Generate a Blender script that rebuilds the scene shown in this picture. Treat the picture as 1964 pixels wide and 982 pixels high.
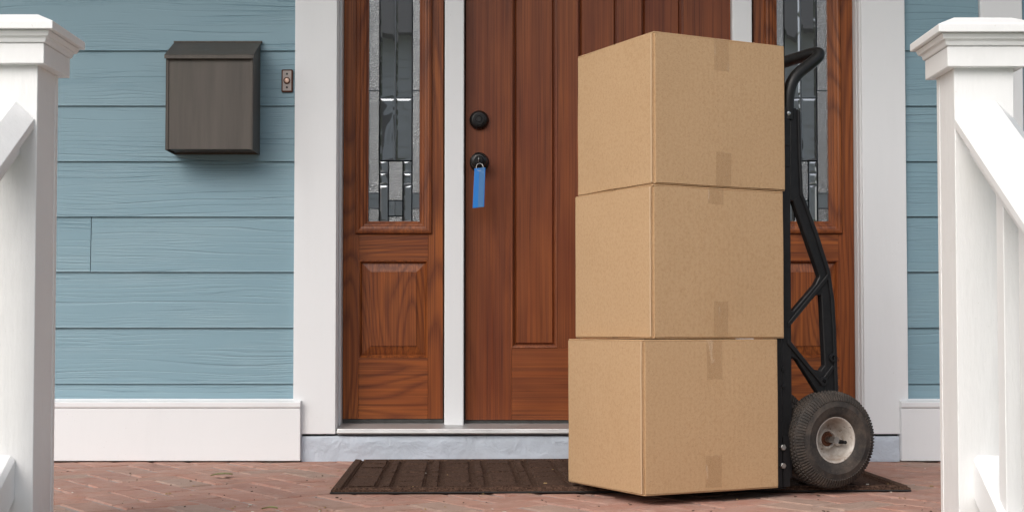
import bpy, bmesh, math, random
from mathutils import Vector, Matrix, noise
random.seed(7)
for _o in list(bpy.data.objects): bpy.data.objects.remove(_o, do_unlink=True)
SC = bpy.context.scene
COL = SC.collection
rad = math.radians

# ------------------------------------------------------------------ camera
EYE = 0.43; PITCH = 2.0; SHIFT = 49.0; FPX = 50/36*1964
cam = bpy.data.objects.new('camera', bpy.data.cameras.new('camera'))
COL.objects.link(cam)
cam.location = (0, 0, EYE); cam.rotation_euler = (rad(90+PITCH), 0, 0)
cam.data.lens = 50; cam.data.sensor_width = 36; cam.data.shift_y = SHIFT/1964
cam.data.clip_start = 0.05; cam.data.clip_end = 400
SC.camera = cam
# ------------------------------------------------------------------ sky and soft sun (bright overcast, light from the front, a little left)
SUN_EL = 42.0; SUN_AZ = 32.0            # azimuth: degrees to the left of straight behind the camera
w = bpy.data.worlds.new('World'); SC.world = w; w.use_nodes = True
wt = w.node_tree; wt.nodes.clear()
sky = wt.nodes.new('ShaderNodeTexSky'); sky.sky_type = 'NISHITA'; sky.sun_disc = False
sky.sun_elevation = rad(SUN_EL); sky.sun_rotation = rad(180+SUN_AZ); sky.air_density = 1.0; sky.dust_density = 4.0
hs = wt.nodes.new('ShaderNodeHueSaturation'); hs.inputs['Saturation'].default_value = 0.50
bg = wt.nodes.new('ShaderNodeBackground'); bg.inputs['Strength'].default_value = 0.15
wo = wt.nodes.new('ShaderNodeOutputWorld')
wt.links.new(sky.outputs[0], hs.inputs['Color']); wt.links.new(hs.outputs[0], bg.inputs[0]); wt.links.new(bg.outputs[0], wo.inputs[0])
sd = bpy.data.lights.new('sun', 'SUN'); sd.energy = 1.2; sd.angle = rad(75); sd.color = (1.0, 0.98, 0.95)
sun = bpy.data.objects.new('sun', sd); COL.objects.link(sun)
S = Vector((-math.sin(rad(SUN_AZ))*math.cos(rad(SUN_EL)), -math.cos(rad(SUN_AZ))*math.cos(rad(SUN_EL)), math.sin(rad(SUN_EL))))
sun.rotation_euler = S.to_track_quat('Z', 'Y').to_euler(); sun.location = S*20
SC.view_settings.view_transform = 'Standard'; SC.view_settings.look = 'None'
SC.view_settings.exposure = 0.38; SC.view_settings.gamma = 1.0; SC.view_settings.use_curve_mapping = False
SC.render.engine = 'CYCLES'
SC.cycles.max_bounces = 8; SC.cycles.transparent_max_bounces = 12

# ------------------------------------------------------------------ photo pixel -> point
def ray(px, py):
    p = rad(PITCH); x = (px-982)/FPX; y = (491-py+SHIFT)/FPX
    return Vector((x, math.cos(p)-y*math.sin(p), math.sin(p)+y*math.cos(p)))
EYEV = Vector((0, 0, EYE))
def atY(px, py, Y): d = ray(px, py); return EYEV + d*(Y/d.y)
def atZ(px, py, Z): d = ray(px, py); return EYEV + d*((Z-EYE)/d.z)
def xw(px, Y, py=420): return atY(px, py, Y).x
def zw(py, Y): return atY(982, py, Y).z

# ------------------------------------------------------------------ node helpers
def nd(nt, typ, ins=None, **at):
    n = nt.nodes.new(typ)
    for k, v in at.items(): setattr(n, k, v)
    for k, v in (ins or {}).items():
        s = n.inputs[k]
        if isinstance(v, bpy.types.NodeSocket): nt.links.new(v, s)
        else: s.default_value = v
    return n
class Mat:
    def __init__(s, name, color=(.5,.5,.5), rough=.5, **kw):
        s.m = bpy.data.materials.new(name); s.m.use_nodes = True; s.nt = s.m.node_tree
        s.b = s.nt.nodes['Principled BSDF']; s.out = s.nt.nodes['Material Output']
        s.b.inputs['Base Color'].default_value = (*color, 1); s.b.inputs['Roughness'].default_value = rough
        for k, v in kw.items(): s.b.inputs[k.replace('_', ' ')].default_value = v
        s._co = None
    def co(s, scale=(1,1,1), rot=(0,0,0), rnd=True):
        if s._co is None:
            tc = nd(s.nt, 'ShaderNodeTexCoord'); oi = nd(s.nt, 'ShaderNodeObjectInfo'); s.rand = oi.outputs['Random']
            mu = nd(s.nt, 'ShaderNodeVectorMath', {0: (37.1, 53.7, 71.3), 3: s.rand}, operation='SCALE')
            ad = nd(s.nt, 'ShaderNodeVectorMath', {0: tc.outputs['Object'], 1: mu.outputs[0]}, operation='ADD')
            s._co = ad.outputs[0]; s._raw = tc.outputs['Object']
        return nd(s.nt, 'ShaderNodeMapping', {'Vector': s._co if rnd else s._raw, 'Scale': scale, 'Rotation': rot}).outputs[0]
    def noise(s, vec, scale, detail=3, rough=.55, dist=0):
        return nd(s.nt, 'ShaderNodeTexNoise', {'Vector': vec, 'Scale': scale, 'Detail': detail, 'Roughness': rough, 'Distortion': dist}).outputs['Fac']
    def math(s, op, a, b=0.0, c=None, clamp=False):
        ins = {0: a, 1: b}
        if c is not None: ins[2] = c
        return nd(s.nt, 'ShaderNodeMath', ins, operation=op, use_clamp=clamp).outputs[0]
    def ramp(s, fac, stops, interp='LINEAR'):
        n = nd(s.nt, 'ShaderNodeValToRGB', {'Fac': fac}); cr = n.color_ramp; cr.interpolation = interp
        while len(cr.elements) < len(stops): cr.elements.new(0.5)
        for e, (p, c) in zip(cr.elements, stops):
            e.position = p; e.color = (*c, 1) if isinstance(c, tuple) else (c, c, c, 1)
        return n.outputs[0]
    def mix(s, fac, a, b, blend='MIX'):
        f = lambda v: (*v, 1) if isinstance(v, tuple) else v
        return nd(s.nt, 'ShaderNodeMix', {0: fac, 6: f(a), 7: f(b)}, data_type='RGBA', blend_type=blend).outputs[2]
    def color(s, c): s.nt.links.new(c, s.b.inputs['Base Color'])
    def roughness(s, c): s.nt.links.new(c, s.b.inputs['Roughness'])
    def bump(s, h, dist=.002, strength=1.0):
        n = nd(s.nt, 'ShaderNodeBump', {'Height': h, 'Distance': dist, 'Strength': strength})
        s.nt.links.new(n.outputs[0], s.b.inputs['Normal']); return n.outputs[0]
M = {}

# ---- fibre cement siding with embossed wood grain running along x
m = Mat('siding', rough=.5)
c = m.co()
sep = nd(m.nt, 'ShaderNodeSeparateXYZ', {0: c})
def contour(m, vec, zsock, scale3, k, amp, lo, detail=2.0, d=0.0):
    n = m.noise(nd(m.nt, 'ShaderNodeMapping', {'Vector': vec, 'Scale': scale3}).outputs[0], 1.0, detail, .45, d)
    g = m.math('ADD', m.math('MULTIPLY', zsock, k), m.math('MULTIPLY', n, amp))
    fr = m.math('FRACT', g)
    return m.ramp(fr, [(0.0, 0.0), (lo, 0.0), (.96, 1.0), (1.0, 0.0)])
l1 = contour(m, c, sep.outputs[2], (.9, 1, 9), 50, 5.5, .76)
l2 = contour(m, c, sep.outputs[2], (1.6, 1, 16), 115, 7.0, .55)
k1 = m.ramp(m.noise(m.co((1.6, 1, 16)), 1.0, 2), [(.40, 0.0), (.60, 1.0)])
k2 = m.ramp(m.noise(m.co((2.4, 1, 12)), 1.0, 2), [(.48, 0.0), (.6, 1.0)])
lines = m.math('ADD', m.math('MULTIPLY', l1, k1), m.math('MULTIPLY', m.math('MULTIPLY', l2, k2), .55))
fine = m.noise(m.co((8, 1, 220)), 1.0, 3)
pebble = m.noise(m.co((60, 60, 90)), 1.0, 2)
h = m.math('SUBTRACT', m.math('MULTIPLY', m.math('ADD', fine, pebble), .10), lines)
m.bump(h, .0022, .68)
base = m.mix(m.noise(m.co((2, 1, 5)), 1.0, 3), (.182, .305, .368), (.212, .338, .402))
base = m.mix(m.math('MULTIPLY', lines, .32), base, (.10, .172, .22))  # grain lines darkened to paint in the shadow of the embossing
base = m.mix(m.ramp(m.noise(m.co((.8, 1, 3)), 2.0, 4), [(.5, 0.0), (.75, .30)]), base, (.27, .38, .42))
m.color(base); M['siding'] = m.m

def paint(name, col, rough, dirt=.25, bump=.0006, streak=(1, 1, .15)):
    m = Mat(name, rough=rough)
    d = m.ramp(m.noise(m.co(streak), 9, 5, .6), [(.52, 0.0), (.78, dirt)])
    sp = m.ramp(m.noise(m.co(), 160, 1, .5), [(.73, 0.0), (.76, .3)])
    sp = m.math('MULTIPLY', sp, m.ramp(m.noise(m.co(), 6, 2), [(.5, 0.0), (.62, 1.0)]))
    cc = m.mix(d, col, tuple(v*.84 for v in col)); cc = m.mix(sp, cc, tuple(v*q for v, q in zip(col, (.6, .55, .48))))
    m.color(cc)
    m.bump(m.math('ADD', m.noise(m.co((1, 1, .2)), 90, 3), m.math('MULTIPLY', m.noise(m.co(), 14, 2), 2.0)), bump, .6)
    M[name] = m.m; return m
paint('trim_white', (.765, .782, .800), .42)
paint('post_white', (.82, .82, .815), .38, .22, .0016)
paint('ceiling_white', (.74, .75, .75), .55)
paint('house_grey', (.68, .69, .68), .6, .4)
paint('dark_roof', (.10, .10, .10), .8, .4)

# ---- stained oak; grain along z ('v') or x ('h'), or with cathedral figure
def wood(name, axis, fig, ca, cb, cd):
    m = Mat(name, rough=.38); m.b.inputs['Coat Weight'].default_value = .05; m.b.inputs['Coat Roughness'].default_value = .2; m.b.inputs['Specular IOR Level'].default_value = .32
    A = lambda a, l: (a, a, l) if axis == 'v' else (l, a, a)
    big = m.noise(m.co(A(4.5, 1.8)), 1.0, 3, .6)
    streak = m.noise(m.co(A(130, .7)), 1.0, 3, .6)
    pore = m.noise(m.co(A(300, 2.6)), 1.0, 2, .6)
    ring = m.noise(m.co(A(5.0, .85)), 1.0, .8, .35)
    fr = m.math('FRACT', m.math('MULTIPLY', ring, fig))
    fr = m.math('ADD', fr, m.math('MULTIPLY', m.math('SUBTRACT', pore, .5), .5))
    rings = m.ramp(fr, [(0.0, .9), (.2, .12), (.62, .02), (.88, .75), (1.0, 1.0)])
    base = m.mix(m.ramp(big, [(.3, 0.0), (.7, 1.0)]), ca, cb)
    base = m.mix(m.ramp(streak, [(.40, 0.0), (.70, .62 if fig > 8 else .5)]), base, cd)
    base = m.mix(m.math('MULTIPLY', rings, .62 if fig > 8 else .3), base, cd)
    base = m.mix(m.ramp(pore, [(.5, 0.0), (.70, .5)]), base, tuple(v*.45 for v in cd))
    base = m.mix(m.math('MULTIPLY', m.rand, .22), base, tuple(v*.8 for v in cd))
    m.color(base)
    m.roughness(m.ramp(streak, [(.3, .34), (.7, .5)]))
    m.bump(m.math('ADD', m.math('MULTIPLY', pore, -.6), m.math('MULTIPLY', rings, -.25)), .0009, .6)
    M[name] = m.m
for nm, ax, fig in (('oak_v', 'v', 20), ('oak_h', 'h', 22), ('oak_fig', 'v', 30)):
    wood(nm, ax, fig, (.26, .066, .016), (.385, .118, .027), (.080, .017, .007))
for nm, ax, fig in (('door_v', 'v', 6), ('door_h', 'h', 6)):
    wood(nm, ax, fig, (.195, .046, .016), (.325, .096, .027), (.085, .019, .008))

# ---- bricks and sand
m = Mat('brick_red', rough=.85)
c = m.co()
t = m.ramp(m.rand, [(0, (.365, .178, .130)), (.25, (.40, .212, .160)), (.5, (.32, .162, .124)), (.68, (.39, .194, .145)), (.82, (.30, .205, .162)), (1, (.345, .230, .182))])
t = m.mix(m.ramp(m.noise(m.co(), 18, 5, .65), [(.36, 0.0), (.72, .7)]), t, (.42, .295, .245))
t = m.mix(m.ramp(m.noise(m.co(), 7, 4, .6), [(.56, 0.0), (.72, .5)]), t, (.19, .095, .065))
t = m.mix(m.ramp(m.noise(m.co(), 260, 2, .6), [(.6, 0.0), (.75, .35)]), t, (.48, .36, .30))
t = m.mix(m.ramp(m.noise(m.co(), 200, 2, .6), [(.60, 0.0), (.70, .5)]), t, (.14, .06, .045))
m.color(t); m.bump(m.math('ADD', m.noise(m.co(), 150, 4, .7), m.math('MULTIPLY', m.noise(m.co(), 22, 3), 1.5)), .0022, .8)
M['brick'] = m.m
m = Mat('joint_sand', rough=.95)
t = m.mix(m.noise(m.co(), 30, 5, .7), (.24, .185, .165), (.45, .37, .335)); m.color(t)
m.bump(m.noise(m.co(), 220, 4, .7), .003); M['sand'] = m.m

# ---- cardboard
m = Mat('cardboard', rough=.72)
t = m.mix(m.noise(m.co((1, 1, 1)), 9, 4, .6), (.465, .300, .162), (.495, .325, .180))
t = m.mix(m.ramp(m.noise(m.co((1, 1, 1)), 2.5, 4, .6), [(.45, 0.0), (.75, .14)]), t, (.37, .225, .105))
t = m.mix(m.ramp(m.noise(m.co((1, 1, .9)), 150, 3, .7), [(.45, 0.0), (.70, .5)]), t, (.36, .20, .085))
t = m.mix(m.ramp(m.noise(m.co((1, 1, 2)), 190, 3, .7), [(.58, 0.0), (.72, .5)]), t, (.56, .40, .235))
t = m.mix(m.ramp(m.noise(m.co((1, 1, 1)), 420, 1, .5), [(.70, 0.0), (.74, .8)]), t, (.22, .12, .055))
m.color(t)
wv = nd(m.nt, 'ShaderNodeTexWave', {'Vector': m.co((1, 1, 0)), 'Scale': 42.0, 'Distortion': .3}, wave_type='BANDS', bands_direction='DIAGONAL').outputs['Fac']
m.bump(m.math('ADD', m.math('MULTIPLY', m.noise(m.co(), 60, 4, .6), 1.0), m.math('MULTIPLY', wv, .22)), .0011, .5)
M['cardboard'] = m.m
m = Mat('cardboard_fold', rough=.7); m.color(m.mix(m.noise(m.co((1, 1, .2)), 120, 3), (.50, .33, .19), (.62, .45, .29))); M['cardboard_fold'] = m.m
m = Mat('packing_tape', (.40, .245, .12), .22); m.b.inputs['Specular IOR Level'].default_value = .5
cr = m.noise(m.co((40, 40, 14)), 1.0, 3, .6, 1.2)
m.color(m.mix(m.ramp(cr, [(.60, 0.0), (.68, 1.0)]), (.40, .26, .15), (.85, .74, .60)))  # pale tone paints highlights onto the tape wrinkles
m.bump(cr, .0035, .6); tb = m.b
tr = nd(m.nt, 'ShaderNodeBsdfTransparent', {'Color': (.995, .988, .975, 1)})
mx = nd(m.nt, 'ShaderNodeMixShader', {0: .16, 1: tr.outputs[0], 2: tb.outputs[0]})
m.nt.links.new(mx.outputs[0], m.out.inputs[0]); M['tape'] = m.m

# ---- metals, rubber, plastic
def plain(name, col, rough, metal=0.0, nz=60, var=.3, bump=.0004, coat=0.0):
    m = Mat(name, rough=rough, Metallic=metal); m.b.inputs['Coat Weight'].default_value = coat
    f = m.ramp(m.noise(m.co(), nz, 5, .65), [(.4, 0.0), (.75, 1.0)])
    m.color(m.mix(m.math('MULTIPLY', f, var), col, tuple(min(1, v*2.2+.01) for v in col)))
    m.roughness(m.ramp(m.noise(m.co(), nz*.4, 4), [(.3, max(0, rough-.1)), (.7, min(1, rough+.15))]))
    m.bump(m.noise(m.co(), nz*3, 3), bump, .6); M[name] = m.m; return m
plain('black_frame', (.008, .008, .009), .46, 0, 40, .25); M['black_frame'].node_tree.nodes['Principled BSDF'].inputs['Specular IOR Level'].default_value = .28
plain('black_tube', (.007, .007, .007), .38, 0, 30, .2); M['black_tube'].node_tree.nodes['Principled BSDF'].inputs['Specular IOR Level'].default_value = .32
plain('lock_black', (.012, .011, .011), .30, .3, 30, .2)
plain('steel', (.45, .45, .44), .3, 1, 80, .1)
plain('aluminium', (.50, .50, .50), .42, .55, 25, -.35)
plain('dark_gap', (.035, .035, .033), .7)
plain('lead', (.075, .085, .095), .42, .6)
plain('bronze', (.34, .30, .28), .38, .1, 60, .2)
plain('bronze_edge', (.11, .05, .035), .4, .7)
plain('copper_button', (.72, .46, .36), .25, .2)
plain('tag_blue', (.018, .20, .62), .32, 0, 20, .05)
plain('tag_glare', (.085, .22, .46), .25, 0, 20, .05)  # greyish blue that paints glare on the clear tag cover
plain('asphalt', (.05, .05, .05), .9, 0, 80)
plain('room_wall', (.42, .40, .37), .8, 0, 3, .05)
plain('shade_pane', (.02, .022, .025), .08)
plain('bark', (.09, .07, .05), .9, 0, 40)
m = Mat('mailbox_metal', rough=.45, Metallic=.1)
s1 = m.noise(m.co((22, 22, 1.6)), 1.0, 4, .6); s2 = m.noise(m.co(), 5, 4, .6)
t = m.mix(m.ramp(s1, [(.35, 0.0), (.7, 1.0)]), (.058, .048, .041), (.100, .086, .074))
t = m.mix(m.ramp(s2, [(.5, 0.0), (.75, .6)]), t, (.075, .070, .052)); m.color(t)
m.roughness(m.ramp(s1, [(.3, .42), (.7, .6)])); m.bump(m.noise(m.co((60, 60, 5)), 1.0, 3), .0005, .5); M['mailbox'] = m.m
m = Mat('tyre_rubber', rough=.78)
t = m.mix(m.ramp(m.noise(m.co(), 26, 5, .7), [(.4, 0.0), (.7, 1.0)]), (.022, .019, .017), (.076, .058, .046))
t = m.mix(m.ramp(m.noise(m.co(), 150, 3, .6), [(.62, 0.0), (.72, .5)]), t, (.13, .10, .08)); m.color(t)
m.bump(m.noise(m.co(), 220, 3), .0008, .7); M['rubber'] = m.m
m = Mat('rim_paint', rough=.5)
t = m.mix(m.ramp(m.noise(m.co(), 22, 5, .7), [(.42, 0.0), (.72, 1.0)]), (.54, .51, .47), (.28, .22, .175))
t = m.mix(m.ramp(m.noise(m.co(), 70, 4, .7), [(.58, 0.0), (.68, .8)]), t, (.16, .10, .065)); m.color(t); M['rim'] = m.m
m = Mat('rust', rough=.85); m.color(m.mix(m.noise(m.co(), 90, 5, .7), (.035, .018, .012), (.20, .07, .03))); M['rust'] = m.m
m = Mat('mat_pile', rough=1.0); m.b.inputs['Specular IOR Level'].default_value = .1
t = m.mix(m.ramp(m.noise(m.co((1, 2, 1)), 140, 4, .85), [(.38, 0.0), (.64, 1.0)]), (.026, .014, .010), (.170, .102, .073))
t = m.mix(m.ramp(m.noise(m.co(), 12, 3, .6), [(.45, 0.0), (.8, .35)]), t, (.115, .068, .05)); m.color(t)
m.bump(m.noise(m.co(), 420, 3, .8), .004, 1.0); M['mat'] = m.m
m = Mat('mat_rubber', (.018, .016, .015), .8); M['mat_rubber'] = m.m
m = Mat('painted_concrete', rough=.48)
t = m.mix(m.ramp(m.noise(m.co(), 9, 5, .6), [(.45, 0.0), (.8, .6)]), (.48, .535, .61), (.40, .44, .49)); m.color(t)
m.bump(m.math('ADD', m.noise(m.co(), 60, 5, .6), m.math('MULTIPLY', m.noise(m.co(), 16, 3, .6, 1.0), 2.5)), .0030, .8); M['plinth'] = m.m
m = Mat('leaf_olive', rough=.6); m.color(m.mix(m.noise(m.co(), 40, 3), (.32, .34, .14), (.48, .46, .24))); M['leaf_olive'] = m.m
m = Mat('litter', rough=.9); m.color(m.ramp(m.noise(m.co(), 3, 0), [(.35, (.06, .035, .02)), (.5, (.30, .20, .09)), (.65, (.6, .56, .5))], 'CONSTANT')); M['litter'] = m.m
m = Mat('foliage', rough=.6); m.color(m.mix(m.noise(m.co(), 1.2, 3), (.035, .07, .018), (.10, .14, .04))); M['foliage'] = m.m
m = Mat('lawn', rough=.95); m.color(m.mix(m.noise(m.co(), 5, 6, .7), (.04, .07, .02), (.10, .13, .045))); m.bump(m.noise(m.co(), 60, 4), .03); M['lawn'] = m.m
m = Mat('concrete', rough=.9); m.color(m.mix(m.noise(m.co(), 6, 5, .6), (.30, .29, .27), (.40, .38, .36))); M['concrete'] = m.m

# ---- leaded glass: clear bevelled and textured panes
def glass(name, tint, refl, rough, tex, haze, dist):
    m = Mat(name)
    m.nt.nodes.remove(m.b)
    nrm = None
    if tex:
        hgt = m.noise(m.co((1, 1, .8)), tex, 2, .5, .4)
        nrm = nd(m.nt, 'ShaderNodeBump', {'Height': hgt, 'Distance': dist, 'Strength': 1.0}).outputs[0]
    g = nd(m.nt, 'ShaderNodeBsdfGlossy', {'Color': (.95, .98, 1, 1), 'Roughness': rough})
    t = nd(m.nt, 'ShaderNodeBsdfTransparent', {'Color': (*tint, 1)})
    d = nd(m.nt, 'ShaderNodeBsdfDiffuse', {'Color': (.42, .44, .46, 1)})
    fr = nd(m.nt, 'ShaderNodeFresnel', {'IOR': 1.5})
    if nrm:
        for s in (g, d, fr): m.nt.links.new(nrm, s.inputs['Normal'])
    fac = m.math('MULTIPLY_ADD', fr.outputs[0], 1.0, refl, clamp=True)
    a = nd(m.nt, 'ShaderNodeMixShader', {0: haze, 1: t.outputs[0], 2: d.outputs[0]})
    b = nd(m.nt, 'ShaderNodeMixShader', {0: fac, 1: a.outputs[0], 2: g.outputs[0]})
    m.nt.links.new(b.outputs[0], m.out.inputs[0]); M[name] = m.m
glass('clear_glass', (.85, .9, .9), .34, .015, 6, 0.17, .0006)  # grey diffuse haze painted in to lift the dim reflection of the house
glass('rain_glass', (.6, .65, .68), .17, .12, 240, .14, .0022)

# ------------------------------------------------------------------ mesh helpers
FO = {}                         # origin of each object in the frame its geometry is written in
def tag(o, label=None, cat=None, group=None, kind=None):
    for k, v in (('label', label), ('category', cat), ('group', group), ('kind', kind)):
        if v: o[k] = v
    return o
def thing(name, loc, label, cat, group=None, rz=0, local=False):
    o = bpy.data.objects.new(name, None); COL.objects.link(o); o.location = loc; o.rotation_euler = (0, 0, rz)
    o.empty_display_size = .1
    FO[o.name] = Vector((0, 0, 0)) if local else Vector(loc)
    return tag(o, label, cat, group)
def mk(name, bm, mat, parent=None, smooth=None, label=None):
    bmesh.ops.recalc_face_normals(bm, faces=bm.faces)
    vs = [v.co for v in bm.verts]
    lo = Vector([min(v[i] for v in vs) for i in range(3)]); hi = Vector([max(v[i] for v in vs) for i in range(3)])
    c = (lo+hi)/2
    bmesh.ops.translate(bm, verts=bm.verts, vec=-c)
    me = bpy.data.meshes.new(name); bm.to_mesh(me); bm.free()
    if smooth is not None:
        me.polygons.foreach_set('use_smooth', [True]*len(me.polygons)); me.set_sharp_from_angle(angle=rad(smooth))
    mats = mat if isinstance(mat, (list, tuple)) else [mat]
    for q in mats: me.materials.append(M[q])
    o = bpy.data.objects.new(name, me); COL.objects.link(o)
    if parent is not None: o.parent = parent; o.location = c - FO[parent.name]
    else: o.location = c
    FO[o.name] = c
    if label: o['label'] = label
    return o
def add_box(bm, x0, x1, y0, y1, z0, z1, mtx=None):
    vs = [bm.verts.new(p) for p in ((x0,y0,z0),(x1,y0,z0),(x1,y1,z0),(x0,y1,z0),(x0,y0,z1),(x1,y0,z1),(x1,y1,z1),(x0,y1,z1))]
    if mtx: 
        for v in vs: v.co = mtx @ v.co
    for f in ((0,3,2,1),(4,5,6,7),(0,1,5,4),(1,2,6,5),(2,3,7,6),(3,0,4,7)): bm.faces.new([vs[i] for i in f])
    return vs
def bevel(bm, off, seg=1):
    if off: bmesh.ops.bevel(bm, geom=list(bm.edges), offset=off, segments=seg, affect='EDGES', profile=.6)
def box(name, parent, mat, x0, x1, y0, y1, z0, z1, bv=.0015, seg=1, **kw):
    bm = bmesh.new(); add_box(bm, min(x0,x1), max(x0,x1), min(y0,y1), max(y0,y1), min(z0,z1), max(z0,z1)); bevel(bm, bv, seg)
    return mk(name, bm, mat, parent, **kw)
def add_prism(bm, pts, ax, a, b):
    """closed outline pts (2D) extruded along axis ax from a to b"""
    def P(p, t): return {'x': (t, p[0], p[1]), 'y': (p[0], t, p[1]), 'z': (p[0], p[1], t)}[ax]
    A = [bm.verts.new(P(p, a)) for p in pts]; B = [bm.verts.new(P(p, b)) for p in pts]; n = len(pts)
    bm.faces.new(A); bm.faces.new(B[::-1])
    for i in range(n): bm.faces.new((A[i], B[i], B[(i+1)%n], A[(i+1)%n]))
def prism(name, parent, mat, pts, ax, a, b, bv=0.0, **kw):
    bm = bmesh.new(); add_prism(bm, pts, ax, a, b); bmesh.ops.recalc_face_normals(bm, faces=bm.faces); bevel(bm, bv)
    return mk(name, bm, mat, parent, **kw)
def add_lathe(bm, prof, c, axis='y', n=48, closed=False):
    """prof: (radius, along) revolved about axis through c"""
    rings = []
    for r, t in prof:
        ring = []
        for i in range(n):
            a = 2*math.pi*i/n; u, v = r*math.cos(a), r*math.sin(a)
            p = {'y': (u, t, v), 'z': (u, v, t), 'x': (t, u, v)}[axis]
            ring.append(bm.verts.new(Vector(c)+Vector(p)))
        rings.append(ring)
    k = len(rings)
    for j in range(k if closed else k-1):
        A, B = rings[j], rings[(j+1) % k]
        for i in range(n): bm.faces.new((A[i], A[(i+1)%n], B[(i+1)%n], B[i]))
    if not closed:
        for R in (rings[0], rings[-1]): bm.faces.new(R)
def lathe(name, parent, mat, prof, c, axis='y', n=48, closed=False, smooth=35, **kw):
    bm = bmesh.new(); add_lathe(bm, prof, c, axis, n, closed); return mk(name, bm, mat, parent, smooth=smooth, **kw)
def add_tube(bm, pts, r, n=14, closed=False):
    pts = [Vector(p) for p in pts]; k = len(pts); rings = []; up = None
    for i, p in enumerate(pts):
        a = pts[(i-1) % k] if (closed or i) else p; b = pts[(i+1) % k] if (closed or i < k-1) else p
        t = (b-a).normalized()
        if up is None: up = t.orthogonal().normalized()
        up = (up - t*up.dot(t)).normalized(); sd_ = t.cross(up)
        rings.append([bm.verts.new(p + up*r*math.cos(2*math.pi*j/n) + sd_*r*math.sin(2*math.pi*j/n)) for j in range(n)])
    for i in range(k if closed else k-1):
        A, B = rings[i], rings[(i+1) % k]
        for j in range(n): bm.faces.new((A[j], A[(j+1)%n], B[(j+1)%n], B[j]))
    if not closed: bm.faces.new(rings[0]); bm.faces.new(rings[-1])
def rounded(pts, it=3):
    P = [Vector(p) for p in pts]
    for _ in range(it):
        Q = [P[0]]
        for a, b in zip(P, P[1:]): Q += [a.lerp(b, .25), a.lerp(b, .75)]
        P = Q + [P[-1]]
    return P
def tube(name, parent, mat, pts, r, n=14, closed=False, **kw):
    bm = bmesh.new(); add_tube(bm, pts, r, n, closed); return mk(name, bm, mat, parent, smooth=50, **kw)
def square_loft(name, parent, mat, prof, cx, cy, **kw):
    """square rings (half width, z) stacked into a solid, capped at both ends"""
    bm = bmesh.new(); rings = []
    for hw, z in prof: rings.append([bm.verts.new((cx+sx*hw, cy+sy*hw, z)) for sx, sy in ((-1,-1),(1,-1),(1,1),(-1,1))])
    for A, B in zip(rings, rings[1:]):
        for i in range(4): bm.faces.new((A[i], A[(i+1)%4], B[(i+1)%4], B[i]))
    bm.faces.new(rings[0]); bm.faces.new(rings[-1])
    bmesh.ops.recalc_face_normals(bm, faces=bm.faces); bevel(bm, .0012)
    return mk(name, bm, mat, parent, **kw)
def copy_tree(o, parent=None, loc=None):
    c = o.copy(); COL.objects.link(c); c.parent = parent
    if loc is not None: c.location = loc
    for ch in list(o.children): copy_tree(ch, c)
    return c

# ------------------------------------------------------------------ depths of the house front (metres from the camera)
YB, YC, YS, YP, YM, YD = 4.700, 4.722, 4.735, 4.724, 4.812, 4.850    # baseboard, casing, siding, plinth, mullion, door
GZ = -1.08; PY0 = 3.00                                           # garden level; porch front edge
XL0, XL1 = xw(564, YC), xw(645, YC)                              # left casing
XR0, XR1 = xw(1655, YC), xw(1739, YC)                            # right casing
XN0, XN1 = xw(1885, YC), xw(1885, YC)+.14                         # narrow board further right
WX0, WX1, WZ = -3.3, 3.3, 3.12
ZPL = zw(835, YP)                                                # plinth top
ZBB = zw(770, YB)                                                # baseboard top

# ------------------------------------------------------------------ ground, street, porch slab, steps
def sheet(name, mat, x0, x1, y0, y1, z):
    bm = bmesh.new(); vs = [bm.verts.new(p) for p in ((x0,y0,z),(x1,y0,z),(x1,y1,z),(x0,y1,z))]; bm.faces.new(vs)
    return tag(mk(name, bm, mat), kind='structure')
sheet('ground', 'lawn', -150, 150, -150, 150, GZ)
sheet('road', 'asphalt', -150, 150, -12.5, -6.0, GZ+.004)
tag(box('garden_path', None, 'concrete', -.9, .9, -4.4, 1.6, GZ-.05, GZ+.03, .01), kind='structure')
tag(box('pavement', None, 'concrete', -150, 150, -6.0, -4.45, GZ-.1, GZ+.1, .01), kind='structure')
floor = tag(box('porch_floor', None, 'sand', WX0, WX1, PY0, 4.80, GZ-.02, -.0038, 0), kind='structure')
for i in range(5):
    tag(box('porch_step', None, 'concrete', -1.15, 1.15, PY0-.28*(i+1), PY0-.28*i+(.0), GZ-.02, -.18*(i+1), .012, 2), kind='structure')

# herringbone brick paving laid at 45 degrees
BW = .1012
def brick_mesh(k):
    bm = bmesh.new(); L, W_ = .1945, .0940
    add_box(bm, -L/2, L/2, -W_/2, W_/2, -.05, 0)
    bmesh.ops.bevel(bm, geom=[e for e in bm.edges if all(v.co.z > -.01 for v in e.verts)], offset=.003+.0008*k, segments=1, affect='EDGES')
    for v in bm.verts: v.co += Vector((random.uniform(-1,1)*.0016, random.uniform(-1,1)*.0014, random.uniform(-1,1)*.0006))
    me = bpy.data.meshes.new('brick'); bm.to_mesh(me); bm.free(); me.materials.append(M['brick']); return me
BM_ = [brick_mesh(k) for k in range(6)]
cells = []
r45 = Matrix.Rotation(rad(35), 2)
for i in range(-60, 60):
    for j in range(-60, 60):
        k = (i-j) % 4
        if k == 0: p = Vector((i+1, j+.5)); a = 0
        elif k == 3: p = Vector((i+.5, j+1)); a = 90
        else: continue
        q = r45 @ (p*BW) + Vector((.031, 4.018))
        if WX0+.1 < q.x < WX1-.1 and PY0+.05 < q.y < 4.79: cells.append((q, a+35))
MATC = None
mfl, mfr = atZ(632, 948, 0), atZ(1749, 943, 0)
ang = math.atan2(mfr.y-mfl.y, mfr.x-mfl.x)
MW, MD = (mfr-mfl).length, .862
mrot = Matrix.Translation((mfl.x, mfl.y, 0)) @ Matrix.Rotation(ang, 4, 'Z'); minv = mrot.inverted()
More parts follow.
